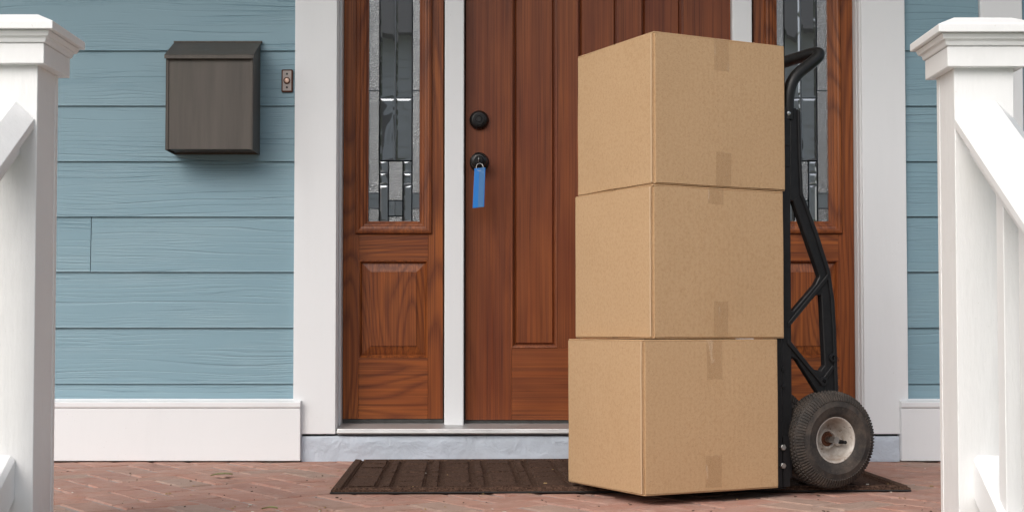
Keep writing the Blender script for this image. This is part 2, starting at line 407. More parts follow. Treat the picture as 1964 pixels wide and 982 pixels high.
def brick_vis(q):
    l = minv @ Vector((q.x, q.y, 0))
    if .13 < l.x < MW-.13 and .13 < l.y < MD+.02: return False
    px = 982+q.x/q.y*FPX
    return -40 < px < 2000 and q.y > 3.25
vis = sorted([c_ for c_ in cells if brick_vis(c_[0])], key=lambda c_: c_[0].y)
rest = [c_ for c_ in cells if not brick_vis(c_[0])] + vis[295:]
def brick_mtx(q, a):
    return Matrix.Translation((q.x+random.gauss(0, .0012), q.y+random.gauss(0, .0012), random.uniform(-.0022, .0008))) @ Matrix.Rotation(rad(a+random.gauss(0, .5)+random.choice((0, 180))), 4, 'Z') @ Matrix.Rotation(random.gauss(0, .006), 4, 'X') @ Matrix.Rotation(random.gauss(0, .004), 4, 'Y')
for q, a in vis[:295]:
    o = bpy.data.objects.new('brick', random.choice(BM_)); COL.objects.link(o)
    o.parent = floor; o.matrix_local = Matrix.Translation(-FO[floor.name]) @ brick_mtx(q, a)
bm = bmesh.new()
for q, a in rest:
    n0 = len(bm.verts); bm.from_mesh(random.choice(BM_)); bm.verts.ensure_lookup_table()
    bmesh.ops.transform(bm, matrix=brick_mtx(q, a), verts=bm.verts[n0:])
tag(mk('brick_paving', bm, 'brick', floor), kind='stuff')

# ------------------------------------------------------------------ house wall with lap siding
wall = thing('house_wall', (0, YS, 0), 'house wall of pale blue lap siding with white trim around the entry', 'wall')
ROWS = [zw(y, YS) for y in (736, 629, 522, 416, 310, 204, 98)]
PITCHZ = (ROWS[-1]-ROWS[0])/6
edges = [zw(767, YS)] + ROWS
while edges[-1] < WZ-.1: edges.append(edges[-1]+PITCHZ)
SPANS = [(WX0, XL0-.001), (XR1+.001, XN0-.001), (XN1+.001, WX1)]
for s, (a, b) in enumerate(SPANS):
    for i, z in enumerate(edges[:-1]):
        z1 = edges[i+1]+.012; zb = z+.0015
        segs = [(a, b)]
        if s == 0 and i == 3: j = xw(174, YS); segs = [(a, j-.0012), (j+.0012, b)]
        elif s != 1 and i % 3 == 1: j = a+(.35+.2*(i % 2))*(b-a)*.6; segs = [(a, j-.0012), (j+.0012, b)]
        for (c0, c1) in segs:
            bm = bmesh.new(); dz = random.uniform(-.0008, .0008)
            add_prism(bm, [(YS+random.uniform(-.0006,.0006), zb+dz), (YS+.0008, zb+.004+dz), (YS+.0085, z1), (YS+.0145, z1), (YS+.0085, zb+dz)], 'x', c0, c1)
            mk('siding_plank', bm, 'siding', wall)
for a, b in ((WX0, XL0+.1), (XR1-.1, WX1)):
    box('wall_sheathing', wall, 'dark_gap', a, b, YS+.016, YS+.22, .004, WZ, 0)
box('wall_sheathing', wall, 'dark_gap', XL0+.1, XR1-.1, YS+.016, YS+.22, 2.27, WZ, 0)
box('trim_board', wall, 'trim_white', XN0, XN1, YC, YS+.015, ZBB+.002, WZ, .002)
# baseboards with cap moulding
def baseboard(a, b):
    bb = box('baseboard', wall, 'trim_white', a, b, YB, YS+.015, .004, ZBB-.021, .0015)
    pr = [(YB-.002, ZBB-.020), (YB-.004, ZBB-.016), (YB-.004, ZBB-.003), (YB-.001, ZBB), (YS-.004, ZBB+.004), (YS-.004, ZBB-.020)]
    prism('cap_moulding', bb, 'trim_white', pr, 'x', a, b)
    prism('flashing', bb, 'trim_white', [(YS-.0045, ZBB-.01), (YS-.0045, ZBB+.0075), (YS+.012, ZBB+.009), (YS+.012, ZBB-.01)], 'x', a, b)
baseboard(WX0, xw(578, YB)); baseboard(xw(1725, YB), WX1)
# rough painted concrete plinth under the entry
def rough_block(name, parent, mat, x0, x1, y0, y1, z0, z1, amp, step=.012):
    bm = bmesh.new(); nx = int((x1-x0)/step); nz = max(4, int((z1-z0)/step)); g = []
    top = [(y1, z1)]; col_ = [(y0, z1-(z1-z0)*k/nz) for k in range(nz+1)]; prof = [(y1, z1), ((y0+y1)/2, z1)]+col_
    for i in range(nx+1):
        x = x0+(x1-x0)*i/nx; rw = []
        for k, (y, z) in enumerate(prof):
            e = noise.fractal(Vector((x*9, y*9, z*14)), .9, 2.1, 5)*amp if k > 1 else noise.noise(Vector((x*6, y*9, 3.3)))*amp*.3
            e2 = abs(noise.noise(Vector((x*22, 7.7, z*30))))*amp*.5 if k > 2 else 0
            rr = .006 if k == 2 else 0
            rw.append(bm.verts.new((x, y+e+e2+rr*.5, z-rr*.4+(e*.35 if k < 4 else 0))))
        g.append(rw)
    for i in range(nx):
        for k in range(len(prof)-1): bm.faces.new((g[i][k], g[i+1][k], g[i+1][k+1], g[i][k+1]))
    return mk(name, bm, mat, parent, smooth=60)
rough_block('plinth', wall, 'plinth', xw(578, YB)+.0005, xw(1725, YB)-.0005, YP, YD+.1, .0, ZPL, .0045)

# ------------------------------------------------------------------ unseen porch roof above the frame, sized for the shade it casts
pr_ = thing('porch_roof', (0, 3.8, WZ), 'white boarded porch roof over the entry, unseen, sized to shade the wall', 'roof')
box('ceiling', pr_, 'ceiling_white', WX0-.1, WX1+.1, 2.95, 4.85, WZ+.002, WZ+.05, .003)
box('fascia', pr_, 'trim_white', WX0-.1, WX1+.1, 2.83, 2.949, WZ-.16, WZ+.2, .003)
box('roof_deck', pr_, 'dark_roof', WX0-.15, WX1+.15, 2.75, 4.95, WZ+.2, WZ+.26, .003)

# ------------------------------------------------------------------ entry frame: casings, jambs, mullions, threshold
ZT = 2.24
XSL = (xw(658, YD), xw(851, YD)); XML = (xw(852.5, YM), xw(889.5, YM)); XDR = (xw(892, YD), xw(1404, YD)); XMR = (xw(1406.5, YM), xw(1444.5, YM)); XSR = (xw(1446, YD), xw(1638, YD))
fr = thing('door_frame', ((XL0+XR1)/2, YC, ZPL), 'white painted entry frame with casings, mullion posts and metal threshold', 'door frame')
ZCB = zw(832, YC)
for a, b, inner in ((XL0, XL1, 1), (XR0, XR1, -1)):
    box('casing', fr, 'trim_white', a, b, YC, YS+.02, ZCB, ZT+.06, .0025, 2)
    e = b if inner > 0 else a
    box('jamb', fr, 'trim_white', e-inner*.004, e-inner*.035, YS+.0205, YD+.05, ZCB+.012, ZT, .001)
    box('stop', fr, 'trim_white', e-inner*.0035, XSL[0]-.0005 if inner > 0 else XSR[1]+.0005, YD-.045, YD+.03, ZCB+.02, ZT, .002, 2)
    pr = [(e+inner*.0, YC+.012), (e+inner*.004, YC+.018), (e+inner*.004, YC+.036), (e-inner*.002, YC+.044), (e-inner*.003, YC+.012)]
    prism('bead_moulding', fr, 'trim_white', pr, 'z', ZCB+.016, ZT, 0)
box('head_casing', fr, 'trim_white', XL0-.02, XR1+.02, YC-.004, YS+.02, ZT+.061, ZT+.22, .003)
box('head_jamb', fr, 'trim_white', XL1+.002, XR0-.002, YS+.021, YD+.05, ZT+.001, ZT+.06, .001)
ZMB = zw(818, YM)
for a, b in (XML, XMR): box('mullion', fr, 'trim_white', a, b, YM, YD+.05, ZMB, ZT, .004, 2)
zt0, zt1, zt2 = zw(812, YD-.01), zw(825, YC-.012), zw(831.5, YC-.012)
prism('threshold', fr, 'aluminium', [(YC-.010, zt2), (YC-.012, zt2+.003), (YC-.011, zt1-.004), (YC-.008, zt1-.003), (YC-.007, zt1), (YC+.004, zt1+.001), (YC+.005, zt1+.0035), (YD-.02, zt0), (YD+.08, zt0+.001), (YD+.08, ZPL-.02), (YP+.01, ZPL+.0012), (YP+.006, zt2)], 'x', xw(648, YC), xw(1651, YC))
for a, b in (XSL, XDR, XSR): box('gap_strip', fr, 'dark_gap', a, b, YD+.004, YD+.04, zt0+.001, zw(804, YD)+.004, 0)  # dark strip standing in for the shadowed gap below door and sidelights

# ------------------------------------------------------------------ wood pieces
def bead_frame(name, parent, mat, x0, x1, z0, z1, prof):
    """picture-frame moulding: prof = (inset, y) pairs from outer edge to inner edge, mitred"""
    bm = bmesh.new(); rings = []
    for d, y in prof: rings.append([bm.verts.new(p) for p in ((x0+d, y, z0+d), (x1-d, y, z0+d), (x1-d, y, z1-d), (x0+d, y, z1-d))])
    for A, B in zip(rings, rings[1:]):
        for i in range(4): bm.faces.new((A[i], A[(i+1)%4], B[(i+1)%4], B[i]))
    return mk(name, bm, mat, parent)
def raised_panel(name, parent, mat, x0, x1, z0, z1, slope, yb, yf):
    bm = bmesh.new(); rings = []
    for d, y in ((0, yb+.01), (0, yb), (slope, yf+.003), (slope+.0008, yf), ):
        rings.append([bm.verts.new(p) for p in ((x0+d, y, z0+d), (x1-d, y, z0+d), (x1-d, y, z1-d), (x0+d, y, z1-d))])
    for A, B in zip(rings, rings[1:]):
        for i in range(4): bm.faces.new((A[i], A[(i+1)%4], B[(i+1)%4], B[i]))
    bm.faces.new(rings[-1]); return mk(name, bm, mat, parent)

# ---- front door
zd0, zd1 = zw(805, YD), zw(805, YD)+2.03
door = thing('front_door', ((XDR[0]+XDR[1])/2, YD, zd0), 'reddish brown oak front door with long vertical panels and black locks', 'door')
TH = .044
xs = [xw(p, YD) for p in (892, 981, 1069, 1107, 1188, 1229, 1312, 1404)]
zr0 = zw(667, YD); zr1 = zd0+1.58
box('stile', door, 'door_v', xs[0]+.002, xs[1], YD, YD+TH, zd0, zd1, .0006)
box('stile', door, 'door_v', xs[6], xs[7]-.002, YD, YD+TH, zd0, zd1, .0006)
box('bottom_rail', door, 'door_h', xs[1]+.0004, xs[6]-.0004, YD+.0002, YD+TH, zd0, zr0, .0006)
box('lock_rail', door, 'door_h', xs[1]+.0004, xs[6]-.0004, YD+.0002, YD+TH, zr1, zr1+.12, .0006)
box('top_rail', door, 'door_h', xs[1]+.0004, xs[6]-.0004, YD+.0002, YD+TH, zd1-.12, zd1, .0006)
for a, b in ((2, 3), (4, 5)): box('muntin', door, 'door_v', xs[a], xs[b], YD+.0002, YD+TH, zr0+.0004, zr1-.0004, .0006)
for a, b in ((1, 2), (3, 4), (5, 6)):
    x0, x1 = xs[a], xs[b]
    bead_frame('panel_moulding', door, 'door_v', x0-.0005, x1+.0005, zr0-.0005, zr1+.0005, [(0, YD+.02), (0, YD-.0012), (.002, YD-.0024), (.005, YD-.0016), (.0065, YD+.008), (.0080, YD+.0085), (.0105, YD+.0155), (.012, YD+.0158), (.012, YD+.025)])
    raised_panel('panel', door, 'door_v', x0+.0118, x1-.0118, zr0+.0118, zr1-.0118, .005, YD+.0160, YD+.007)
    box('upper_light', door, 'shade_pane', x0+.012, x1-.012, YD+.015, YD+.02, zr1+.14, zd1-.14, 0)
for a, b in ((1, 6),): 
    for z0, z1 in ((zr1+.1204, zr1+.14), (zd1-.14, zd1-.1204)): box('glazing_bead', door, 'door_h', xs[1]+.001, xs[6]-.001, YD+.003, YD+TH-.004, z0, z1, .002)
for a, b in ((2, 3), (4, 5)): box('upper_muntin', door, 'door_v', xs[a], xs[b], YD+.0002, YD+TH, zr1+.1404, zd1-.1404, .0006)
# deadbolt and keyed knob
def dome(p): return p
cb = atY(919, 231, YD)
db = lathe('deadbolt', door, 'lock_black', [(.0325, YD-.0005), (.0332, YD-.004), (.0315, YD-.012), (.026, YD-.021), (.0225, YD-.0235), (.021, YD-.0238)], (cb.x, 0, cb.z))
lathe('lock_cylinder', db, 'lock_black', [(.0195, YD-.022), (.0195, YD-.0245), (.018, YD-.0262), (.0115, YD-.0262), (.0108, YD-.0242), (.0098, YD-.0262), (.002, YD-.0263)], (cb.x, 0, cb.z))
box('keyhole', db, 'dark_gap', cb.x-.0012, cb.x+.0012, YD-.0268, YD-.0255, cb.z-.005, cb.z+.004, 0)
ck = atY(919, 310, YD-.03)
kn = lathe('door_knob', door, 'lock_black', [(.0325, YD-.0005), (.0332, YD-.004), (.030, YD-.010), (.018, YD-.014), (.0155, YD-.030), (.018, YD-.038), (.0255, YD-.046), (.0285, YD-.056), (.0265, YD-.066), (.020, YD-.0715), (.015, YD-.0725), (.0142, YD-.0705), (.002, YD-.0706)], (ck.x, 0, ck.z))
lathe('key_cylinder', kn, 'lock_black', [(.0125, YD-.070), (.0125, YD-.0732), (.0115, YD-.074), (.001, YD-.0741)], (ck.x, 0, ck.z), n=32)

# ---- leaded sidelights
def flat_pane(bm, x0, x1, z0, z1, y): add_box(bm, x0, x1, y, y+.003, z0, z1)
def sidelight(X0, X1, label, mirror):
    t = thing('sidelight', ((X0+X1)/2, YD, zw(803, YD)), label, 'sidelight', 'sidelights beside the door')
    s = (X1-X0)/192.0; X = lambda p: X0+(p-659)*s                # reference layout in pixels of the lock-side sidelight
    if mirror: X = lambda p: X1-(p-659)*s
    Zf = lambda py: zw(py, YD)
    zb, ztp = Zf(803), Zf(803)+2.02
    def bx_(n, m_, a, b, y0, y1, z0, z1, bv=.0008): return box(n, t, m_, X(a), X(b), y0, y1, z0, z1, bv)
    bx_('stile', 'oak_v', 659, 689, YD, YD+TH, zb, ztp); bx_('stile', 'oak_v', 822, 850.5, YD, YD+TH, zb, ztp)
    bx_('bottom_rail', 'oak_h', 689.2, 821.8, YD+.0003, YD+TH, zb, Zf(686)-.0003)
    bx_('middle_rail', 'oak_h', 689.2, 821.8, YD+.0003, YD+TH, Zf(499), Zf(449))
    bx_('top_rail', 'oak_h', 689.2, 821.8, YD+.0003, YD+TH, ztp-.13, ztp)
    xa, xb = sorted((X(689), X(822)))
    bead_frame('panel_moulding', t, 'oak_v', xa, xb, Zf(686), Zf(499), [(0, YD+.02), (0, YD-.0008), (.003, YD-.001), (.006, YD+.003), (.0085, YD+.009), (.010, YD+.0125), (.011, YD+.022)])
    raised_panel('panel', t, 'oak_fig', xa+.0105, xb-.0105, Zf(686)+.0105, Zf(499)-.0105, .029, YD+.0135, YD+.004)
    za, zz = Zf(449)+.0004, ztp-.1304
    ga, gb = sorted((X(682), X(829)))
    bead_frame('glass_moulding', t, 'oak_v', ga, gb, za, zz, [(0, YD+.002), (0, YD-.006), (.003, YD-.0105), (.010, YD-.012), (.015, YD-.0095), (.017, YD-.006), (.026, YD-.004), (.030, YD+.000), (.034, YD+.001), (.040, YD+.006), (.0435, YD+.0065), (.0435, YD+.03)])
    # leaded glass
    z425 = za+.0425; ztop = zz-.0425; yg = YD+.012
    gx0, gx1 = 706.5, 808
    panes = []                                                       # (kind, px0, px1, z0, z1)
    L = [727, 757.5, 790]; zq = Zf
    Lz = dict(a=Zf(173), b=Zf(187), c=Zf(308), d=Zf(331), e=Zf(354), f=Zf(384), g=Zf(370), h=Zf(399), i=Zf(414))
    for a, b in ((gx0, 727), (790, gx1)):
        panes += [('rain', a, b, Lz['a'], ztop), ('rain', a, b, Lz['g'], Lz['a']), ('clear', a, b, Lz['h'], Lz['g']), ('rain', a, b, z425, Lz['h'])]
    for a, b in ((727, 757.5), (757.5, 790)):
        panes += [('bev', a, b, Lz['b'], ztop), ('bev', a, b, Lz['c'], Lz['b'])]
    for a, b in ((727, 744.5), (772.5, 790)):
        panes += [('bev2', a, b, Lz['d'], Lz['c']), ('bev2', a, b, Lz['e'], Lz['d']), ('bev2', a, b, z425, Lz['e'])]
    panes += [('rain', 744.5, 772.5, Lz['f'], Lz['c']), ('clear', 744.5, 757.5, Lz['i'], Lz['f']), ('clear', 757.5, 772.5, Lz['i'], Lz['f']), ('rain', 744.5, 772.5, z425, Lz['i'])]
    lead = bmesh.new(); seen = set()
    for kind, a, b, z0, z1 in panes:
        x0, x1 = sorted((X(a), X(b))); bm = bmesh.new()
        if kind[:3] == 'bev':
            d = .0095 if kind == 'bev' else .0085; tz = random.uniform(-.0003, .0003); tx = random.uniform(-.0003, .0003)
            R = [[bm.verts.new(p) for p in ((x0, yg+.003, z0), (x1, yg+.003, z0), (x1, yg+.003, z1), (x0, yg+.003, z1))],
                 [bm.verts.new(p) for p in ((x0+d, yg+.0020+tx, z0+d), (x1-d, yg+.0020-tx, z0+d), (x1-d, yg+.0020-tx+tz, z1-d), (x0+d, yg+.0020+tx+tz, z1-d))]]
            for i in range(4): bm.faces.new((R[0][i], R[0][(i+1)%4], R[1][(i+1)%4], R[1][i]))
            bm.faces.new(R[1]); nm, mt = 'bevelled_pane', 'clear_glass'
        else:
            vs = [bm.verts.new(p) for p in ((x0, yg+.001, z0), (x1, yg+.001, z0), (x1, yg+.001, z1), (x0, yg+.001, z1))]; bm.faces.new(vs)
            nm, mt = ('textured_pane', 'rain_glass') if kind == 'rain' else ('clear_pane', 'clear_glass')
        mk(nm, bm, mt, t)
        for e in (('v', a, z0, z1), ('v', b, z0, z1), ('h', z0, a, b), ('h', z1, a, b)):
            if e in seen: continue
            seen.add(e); r = .0022
            if e[0] == 'v':
                if not (gx0+2 < e[1] < gx1-2): continue
                xx = X(e[1]); add_prism(lead, [(xx-r, yg+.003), (xx-r*.7, yg-.0012), (xx+r*.7, yg-.0012), (xx+r, yg+.003)], 'z', e[2], e[3])
            else:
                if e[1] < z425+.002 or e[1] > ztop-.002: continue
                q0, q1 = sorted((X(e[2]), X(e[3]))); add_prism(lead, [(yg+.003, e[1]-r), (yg-.0016, e[1]-r*.7), (yg-.0016, e[1]+r*.7), (yg+.003, e[1]+r)], 'x', q0, q1)
    mk('lead_came', lead, 'lead', t)
    return t
sidelight(XSL[0]+.0008, XSL[1]-.001, 'oak sidelight with leaded glass beside the door locks', False)
sidelight(XSR[0]+.001, XSR[1]-.0008, 'oak sidelight with leaded glass behind the black hand truck', True)

# room behind the glass
bm = bmesh.new(); add_box(bm, -1.6, 2.2, YD+.16, 8.2, .1, 2.7)
bm.faces.ensure_lookup_table(); bmesh.ops.delete(bm, geom=[f for f in bm.faces if abs(f.normal.y+1) < .01 or all(v.co.y < YD+.2 for v in f.verts)], context='FACES_ONLY')
tag(mk('interior_room', bm, 'room_wall'), kind='structure')

# ------------------------------------------------------------------ mailbox
YMF = 4.600; YMB = YS-.001
mb = thing('mailbox', (xw(405, YMF), YMB, zw(288, YMF)), 'dark bronze metal wall mailbox with sloping lid', 'mailbox')
mx0, mx1 = xw(315.5, YMF), xw(483.5, YMF); mz0 = zw(288, YMF); mzf = zw(110, YMF); mzb = zw(85, YMB)
for a, b in ((mx0, mx0+.0025), (mx1-.0025, mx1)):
    prism('side_panel', mb, 'mailbox', [(YMF, mz0), (YMB, mz0), (YMB, mzb), (YMF, mzf)], 'x', a, b, .0006)
for a, b in ((mx0+.0026, mx0+.009), (mx1-.009, mx1-.0026)):
    box('front_flange', mb, 'mailbox', a, b, YMF+.0002, YMF+.003, mz0+.001, mzf-.004, .0006)
box('front_panel', mb, 'mailbox', mx0+.0027, mx1-.0027, YMF+.0035, YMF+.0055, mz0+.003, mzf-.004, .0006)
box('back_plate', mb, 'mailbox', mx0+.003, mx1-.003, YMB-.003, YMB, mz0+.001, mzb-.004, .0005)
box('bottom_panel', mb, 'mailbox', mx0+.003, mx1-.003, YMF+.006, YMB-.0035, mz0+.008, mz0+.010, .0005)
lx0, lx1 = mx0-.003, mx1+.0035; zl = zw(80.5, YMB)
ld = prism('lid', mb, 'mailbox', [(YMB, zl), (YMF-.008, zw(105, YMF-.008)), (YMF-.010, zw(106.5, YMF-.008)), (YMF-.010, zw(113, YMF-.008)), (YMF-.0075, zw(113, YMF-.008)), (YMF-.0065, zw(108, YMF-.008)), (YMB, zl-.005)], 'x', lx0, lx1, .0005)
tube('hinge_pin', ld, 'mailbox', [(lx0-.002, YMB-.006, zl-.003), (lx1+.003, YMB-.006, zl-.003)], .0042, 10)

# ------------------------------------------------------------------ doorbell
bc = atY(551, 156, YS); bl = thing('doorbell', (bc.x, YS, bc.z), 'small brushed bronze doorbell with round pale copper button', 'doorbell')
hw, hh = .0188, .038; YBK = YS+.0075
pl = prism('back_plate', bl, 'bronze_edge', [(bc.x-hw, bc.z-hh), (bc.x+hw, bc.z-hh), (bc.x+hw, bc.z+hh), (bc.x-hw, bc.z+hh)], 'y', YS-.006, YBK, .0025)
box('face_plate', pl, 'bronze', bc.x-hw+.0045, bc.x+hw-.0045, YS-.0072, YS-.005, bc.z-hh+.0045, bc.z+hh-.0045, .0006)
lathe('button_ring', bl, 'bronze_edge', [(.0115, YS-.007), (.0115, YS-.0095), (.0095, YS-.0105), (.0085, YS-.0085), (.001, YS-.0085)], (bc.x, 0, bc.z), n=28)
lathe('button', bl, 'copper_button', [(.0082, YS-.0088), (.0078, YS-.012), (.0055, YS-.0138), (.0005, YS-.0142)], (bc.x, 0, bc.z), n=28)
for dz in (-.0225, .0225): lathe('screw', bl, 'dark_gap', [(.0036, YS-.0070), (.0036, YS-.0082), (.002, YS-.0085), (.0003, YS-.0078)], (bc.x, 0, bc.z+dz), n=14)

# ------------------------------------------------------------------ key with blue tag hanging from the knob lock
YK = YD-.0745
key = thing('door_key', (ck.x, YK, ck.z), 'steel key on a ring with blue plastic tag in the door knob', 'key')
kb = prism('key_blade', key, 'steel', [(ck.x-.001, ck.z-.004), (ck.x+.001, ck.z-.004), (ck.x+.001, ck.z+.004), (ck.x-.001, ck.z+.004)], 'y', YK-.006, YK+.008)
lathe('key_bow', key, 'steel', [(.0095, ck.x-.001), (.010, ck.x), (.0095, ck.x+.001), (.003, ck.x+.001), (.003, ck.x-.001)], (0, YK-.0150, ck.z), axis='x', n=24, closed=True, smooth=40)
yr = YK-.018
rc = atY(920, 321, yr)
tube('key_ring', key, 'steel', [(rc.x+.0118*math.cos(a), yr+.004*math.sin(a), rc.z+.013*math.sin(a)) for a in [2*math.pi*i/28 for i in range(28)]], .0011, 8, True)
T = [atY(*p, yr-.002) for p in ((910, 323.5), (931, 321.5), (928.5, 397), (906.5, 399.5))]
bm = bmesh.new(); add_prism(bm, [(p.x, p.z) for p in T], 'y', yr-.004, yr+.0005); bmesh.ops.recalc_face_normals(bm, faces=bm.faces); bevel(bm, .0012, 2)
tg = mk('key_tag', bm, 'tag_blue', key)
def lerp2(a, b, f): return (a.x+(b.x-a.x)*f, a.z+(b.z-a.z)*f)
prism('glare_strip', tg, 'tag_glare', [lerp2(T[0], T[1], .45), lerp2(T[0], T[1], .93), lerp2(T[3], T[2], .93), lerp2(T[3], T[2], .45)], 'y', yr-.0046, yr-.003, .0003)  # strip of painted glare along one side of the tag

# ------------------------------------------------------------------ doormat
dm = thing('doormat', (mfl.x, mfl.y, 0), 'dark brown ribbed doormat lying in front of the door', 'doormat', rz=ang, local=True)
box('backing', dm, 'mat_rubber', 0, MW, 0, MD, .0015, .006, .002)
bm = bmesh.new(); nx, ny = 150, 84
g = {}
for i in range(nx+1):
    for j in range(ny+1):
        x, y = .004+(MW-.008)*i/nx, .004+(MD-.008)*j/ny
        z = .0085+.0012*noise.fractal(Vector((x*30, y*30, 0)), 1, 2, 3); g[i, j] = bm.verts.new((x, y, z))
for i in range(nx):
    for j in range(ny): bm.faces.new((g[i,j], g[i+1,j], g[i+1,j+1], g[i,j+1]))
mk('pile', bm, 'mat', dm, smooth=60)
def pad(name, x0, x1, y0, y1, h=.0165):
    bm = bmesh.new(); vs = add_box(bm, x0, x1, y0, y1, .006, h)
    bmesh.ops.bevel(bm, geom=[e for e in bm.edges if all(v.co.z > .01 for v in e.verts)], offset=.0060, segments=3, affect='EDGES')
    for v in bm.verts: v.co += Vector((random.uniform(-1,1)*.001, random.uniform(-1,1)*.001, random.uniform(-1,1)*.0009))
    return mk(name, bm, 'mat', dm, smooth=60)
BR = .034
pad('border', .003, BR, .003, MD-.003); pad('border', MW-BR, MW-.003, .003, MD-.003)
pad('border', BR-.004, MW-BR+.004, .003, BR); pad('border', BR-.004, MW-BR+.004, MD-BR, MD-.003)
x = BR+.008; widths = []; k = 0
while True:
    wd = .088 if k % 2 == 0 else .040
    if x+wd > MW-BR-.008: break
    ny_ = 6; py_ = (MD-2*BR-.016)/ny_
    for j in range(ny_):
        yo = BR+.008+j*py_; xo = 0
        pad('tread_pad', x+xo, x+xo+wd-.0105, yo+.002, min(yo+py_-.005, MD-BR-.006), random.uniform(.0155, .0178))
    x += wd; k += 1

# ------------------------------------------------------------------ hand truck and cartons share a frame: u along the cartons' wide side, w away from the camera
A0 = 27.3; O = atZ(1235, 948, .030); O.z = 0
RZ = rad(A0)
RT = rad(22.5)
OT = O + Matrix.Rotation(RZ, 3, 'Z') @ Vector((.4475, .03, 0)) - Matrix.Rotation(RT, 3, 'Z') @ Vector((.4475, .03, 0))
def uw(px, py, wq):
    """pixel -> (u, z) in the truck's upright plane w = wq"""
    n = Vector((-math.sin(RT), math.cos(RT), 0)); d = ray(px, py); P0 = OT + n*wq
    P = EYEV + d*((P0-EYEV).dot(n)/d.dot(n)); q = P-OT
    return (q.x*math.cos(RT)+q.y*math.sin(RT), P.z)
TOE = .022
BU, BV, BH = .415, .380, .3850
def carton(z0, du, dw, a, tapes, label, rnd):
    loc = O + Vector((math.cos(RZ)*du-math.sin(RZ)*dw, math.sin(RZ)*du+math.cos(RZ)*dw, z0))
    t = thing('cardboard_box', loc, label, 'box', 'boxes stacked on the hand truck', rz=rad(a), local=True)
    bm = bmesh.new(); add_box(bm, 0, BU, 0, BV, .0045, BH-.0045)
    bmesh.ops.delete(bm, geom=[f for f in bm.faces if abs(f.normal.z) > .9 or all(abs(v.co.z-bm.verts[0].co.z) < 1e9 for v in f.verts) and False], context='FACES_ONLY') if False else None
    bmesh.ops.bevel(bm, geom=[e for e in bm.edges if abs(e.verts[0].co.z-e.verts[1].co.z) > .1], offset=.0058, segments=2, affect='EDGES')
    bmesh.ops.subdivide_edges(bm, edges=list(bm.edges), cuts=9, use_grid_fill=True)
    for v in bm.verts:
        cx, cy = v.co.x/BU, v.co.y/BV; fz = v.co.z/BH
        b_ = .003*math.sin(math.pi*min(1, max(0, cx)))*math.sin(math.pi*fz); b2 = .003*math.sin(math.pi*min(1, max(0, cy)))*math.sin(math.pi*fz)
        nn = noise.noise(Vector((v.co.x*7+rnd, v.co.y*7, v.co.z*7)))*.0012
        if cy < .02: v.co.y -= b_+nn
        if cy > .98: v.co.y += b_
        if cx < .02: v.co.x -= b2+nn
        if cx > .98: v.co.x += b2
        if fz > .9 or fz < .1: v.co.z += noise.noise(Vector((v.co.x*9+rnd*3, v.co.y*9, 1.5)))*.0012
    body = mk('carton_body', bm, 'cardboard', t, smooth=30)
    fold = [(-.0013, .005), (-.0016, .0075), (-.0004, .013), (.002, .013), (.002, .005)]
    bm = bmesh.new(); g2 = []
    for k in range(25):
        z_ = .006+(BH-.012)*k/24; b2 = .003*math.sin(math.pi*.025)*math.sin(math.pi*z_/BH); wob = noise.noise(Vector((rnd, 0, z_*14)))*.0012
        g2.append([bm.verts.new((x_-b2-.0006, y_+wob, z_)) for x_, y_ in fold])
    for A_, B_ in zip(g2, g2[1:]):
        for q in range(4): bm.faces.new((A_[q], A_[q+1], B_[q+1], B_[q]))
    mk('corner_fold', bm, 'cardboard_fold', body, smooth=50)
    for z, nm in ((.0005, 'bottom_flap'), (BH-.0045, 'top_flap')):
        for y0, y1 in ((.002, BV/2-.001), (BV/2+.001, BV-.002)):
            box(nm, t, 'cardboard', .0025, BU-.0025, y0, y1, z+.0002, z+.004, .0012)
    for (px0, px1, py0, py1) in tapes:
        # tape strip stuck on the near face; its place comes from the pixel rays
        n = Vector((-math.sin(rad(a)), math.cos(rad(a)), 0))
        def fu(px, py):
            d = ray(px, py); P = EYEV + d*((loc-EYEV).dot(n)/d.dot(n)); q = P-loc
            return q.x*math.cos(rad(a))+q.y*math.sin(rad(a)), P.z-z0
        u0, za = fu(px0, (py0+py1)/2); u1, _ = fu(px1, (py0+py1)/2); _, zt_ = fu((px0+px1)/2, py0); _, zb_ = fu((px0+px1)/2, py1)
        zt_, zb_ = min(zt_, BH-.001), max(zb_, .001)
        bm = bmesh.new(); gg = {}; NX, NZ = 8, 14
        for i in range(NX+1):
            for j in range(NZ+1):
                u_ = u0+(u1-u0)*i/NX; z_ = zb_+(zt_-zb_)*j/NZ
                if j in (0, NZ): z_ += random.uniform(-.0012, .0012)
                bul = .003*math.sin(math.pi*u_/BU)*math.sin(math.pi*z_/BH)
                gg[i,j] = bm.verts.new((u_, -bul-.0021-max(0, noise.noise(Vector((u_*90+rnd, 3, z_*40))))*.0012, z_))
        for i in range(NX):
            for j in range(NZ): bm.faces.new((gg[i,j], gg[i+1,j], gg[i+1,j+1], gg[i,j+1]))
        mk('packing_tape', bm, 'tape', t, smooth=60)
    box('packing_tape', t, 'tape', .001, BU-.001, BV/2-.024, BV/2+.024, BH-.0001, BH+.0004, 0)
    return t
bz = TOE+.003
carton(bz, 0, 0, A0, [(1354, 1384, 646, 727), (1352, 1383, 873, 934)], 'bottom cardboard box of the stack, resting on the hand truck toe plate', 1.3)
carton(bz+BH+.001, .033, .008, A0+.9, [(1357, 1386, 352, 392), (1368, 1395, 578, 645)], 'middle cardboard box of the stack of three', 4.1)
carton(bz+2*(BH+.001), .042, .015, A0+.4, [(1368, 1397, 64, 137), (1372, 1401, 293, 358)], 'topmost cardboard box of the stack of three', 8.7)

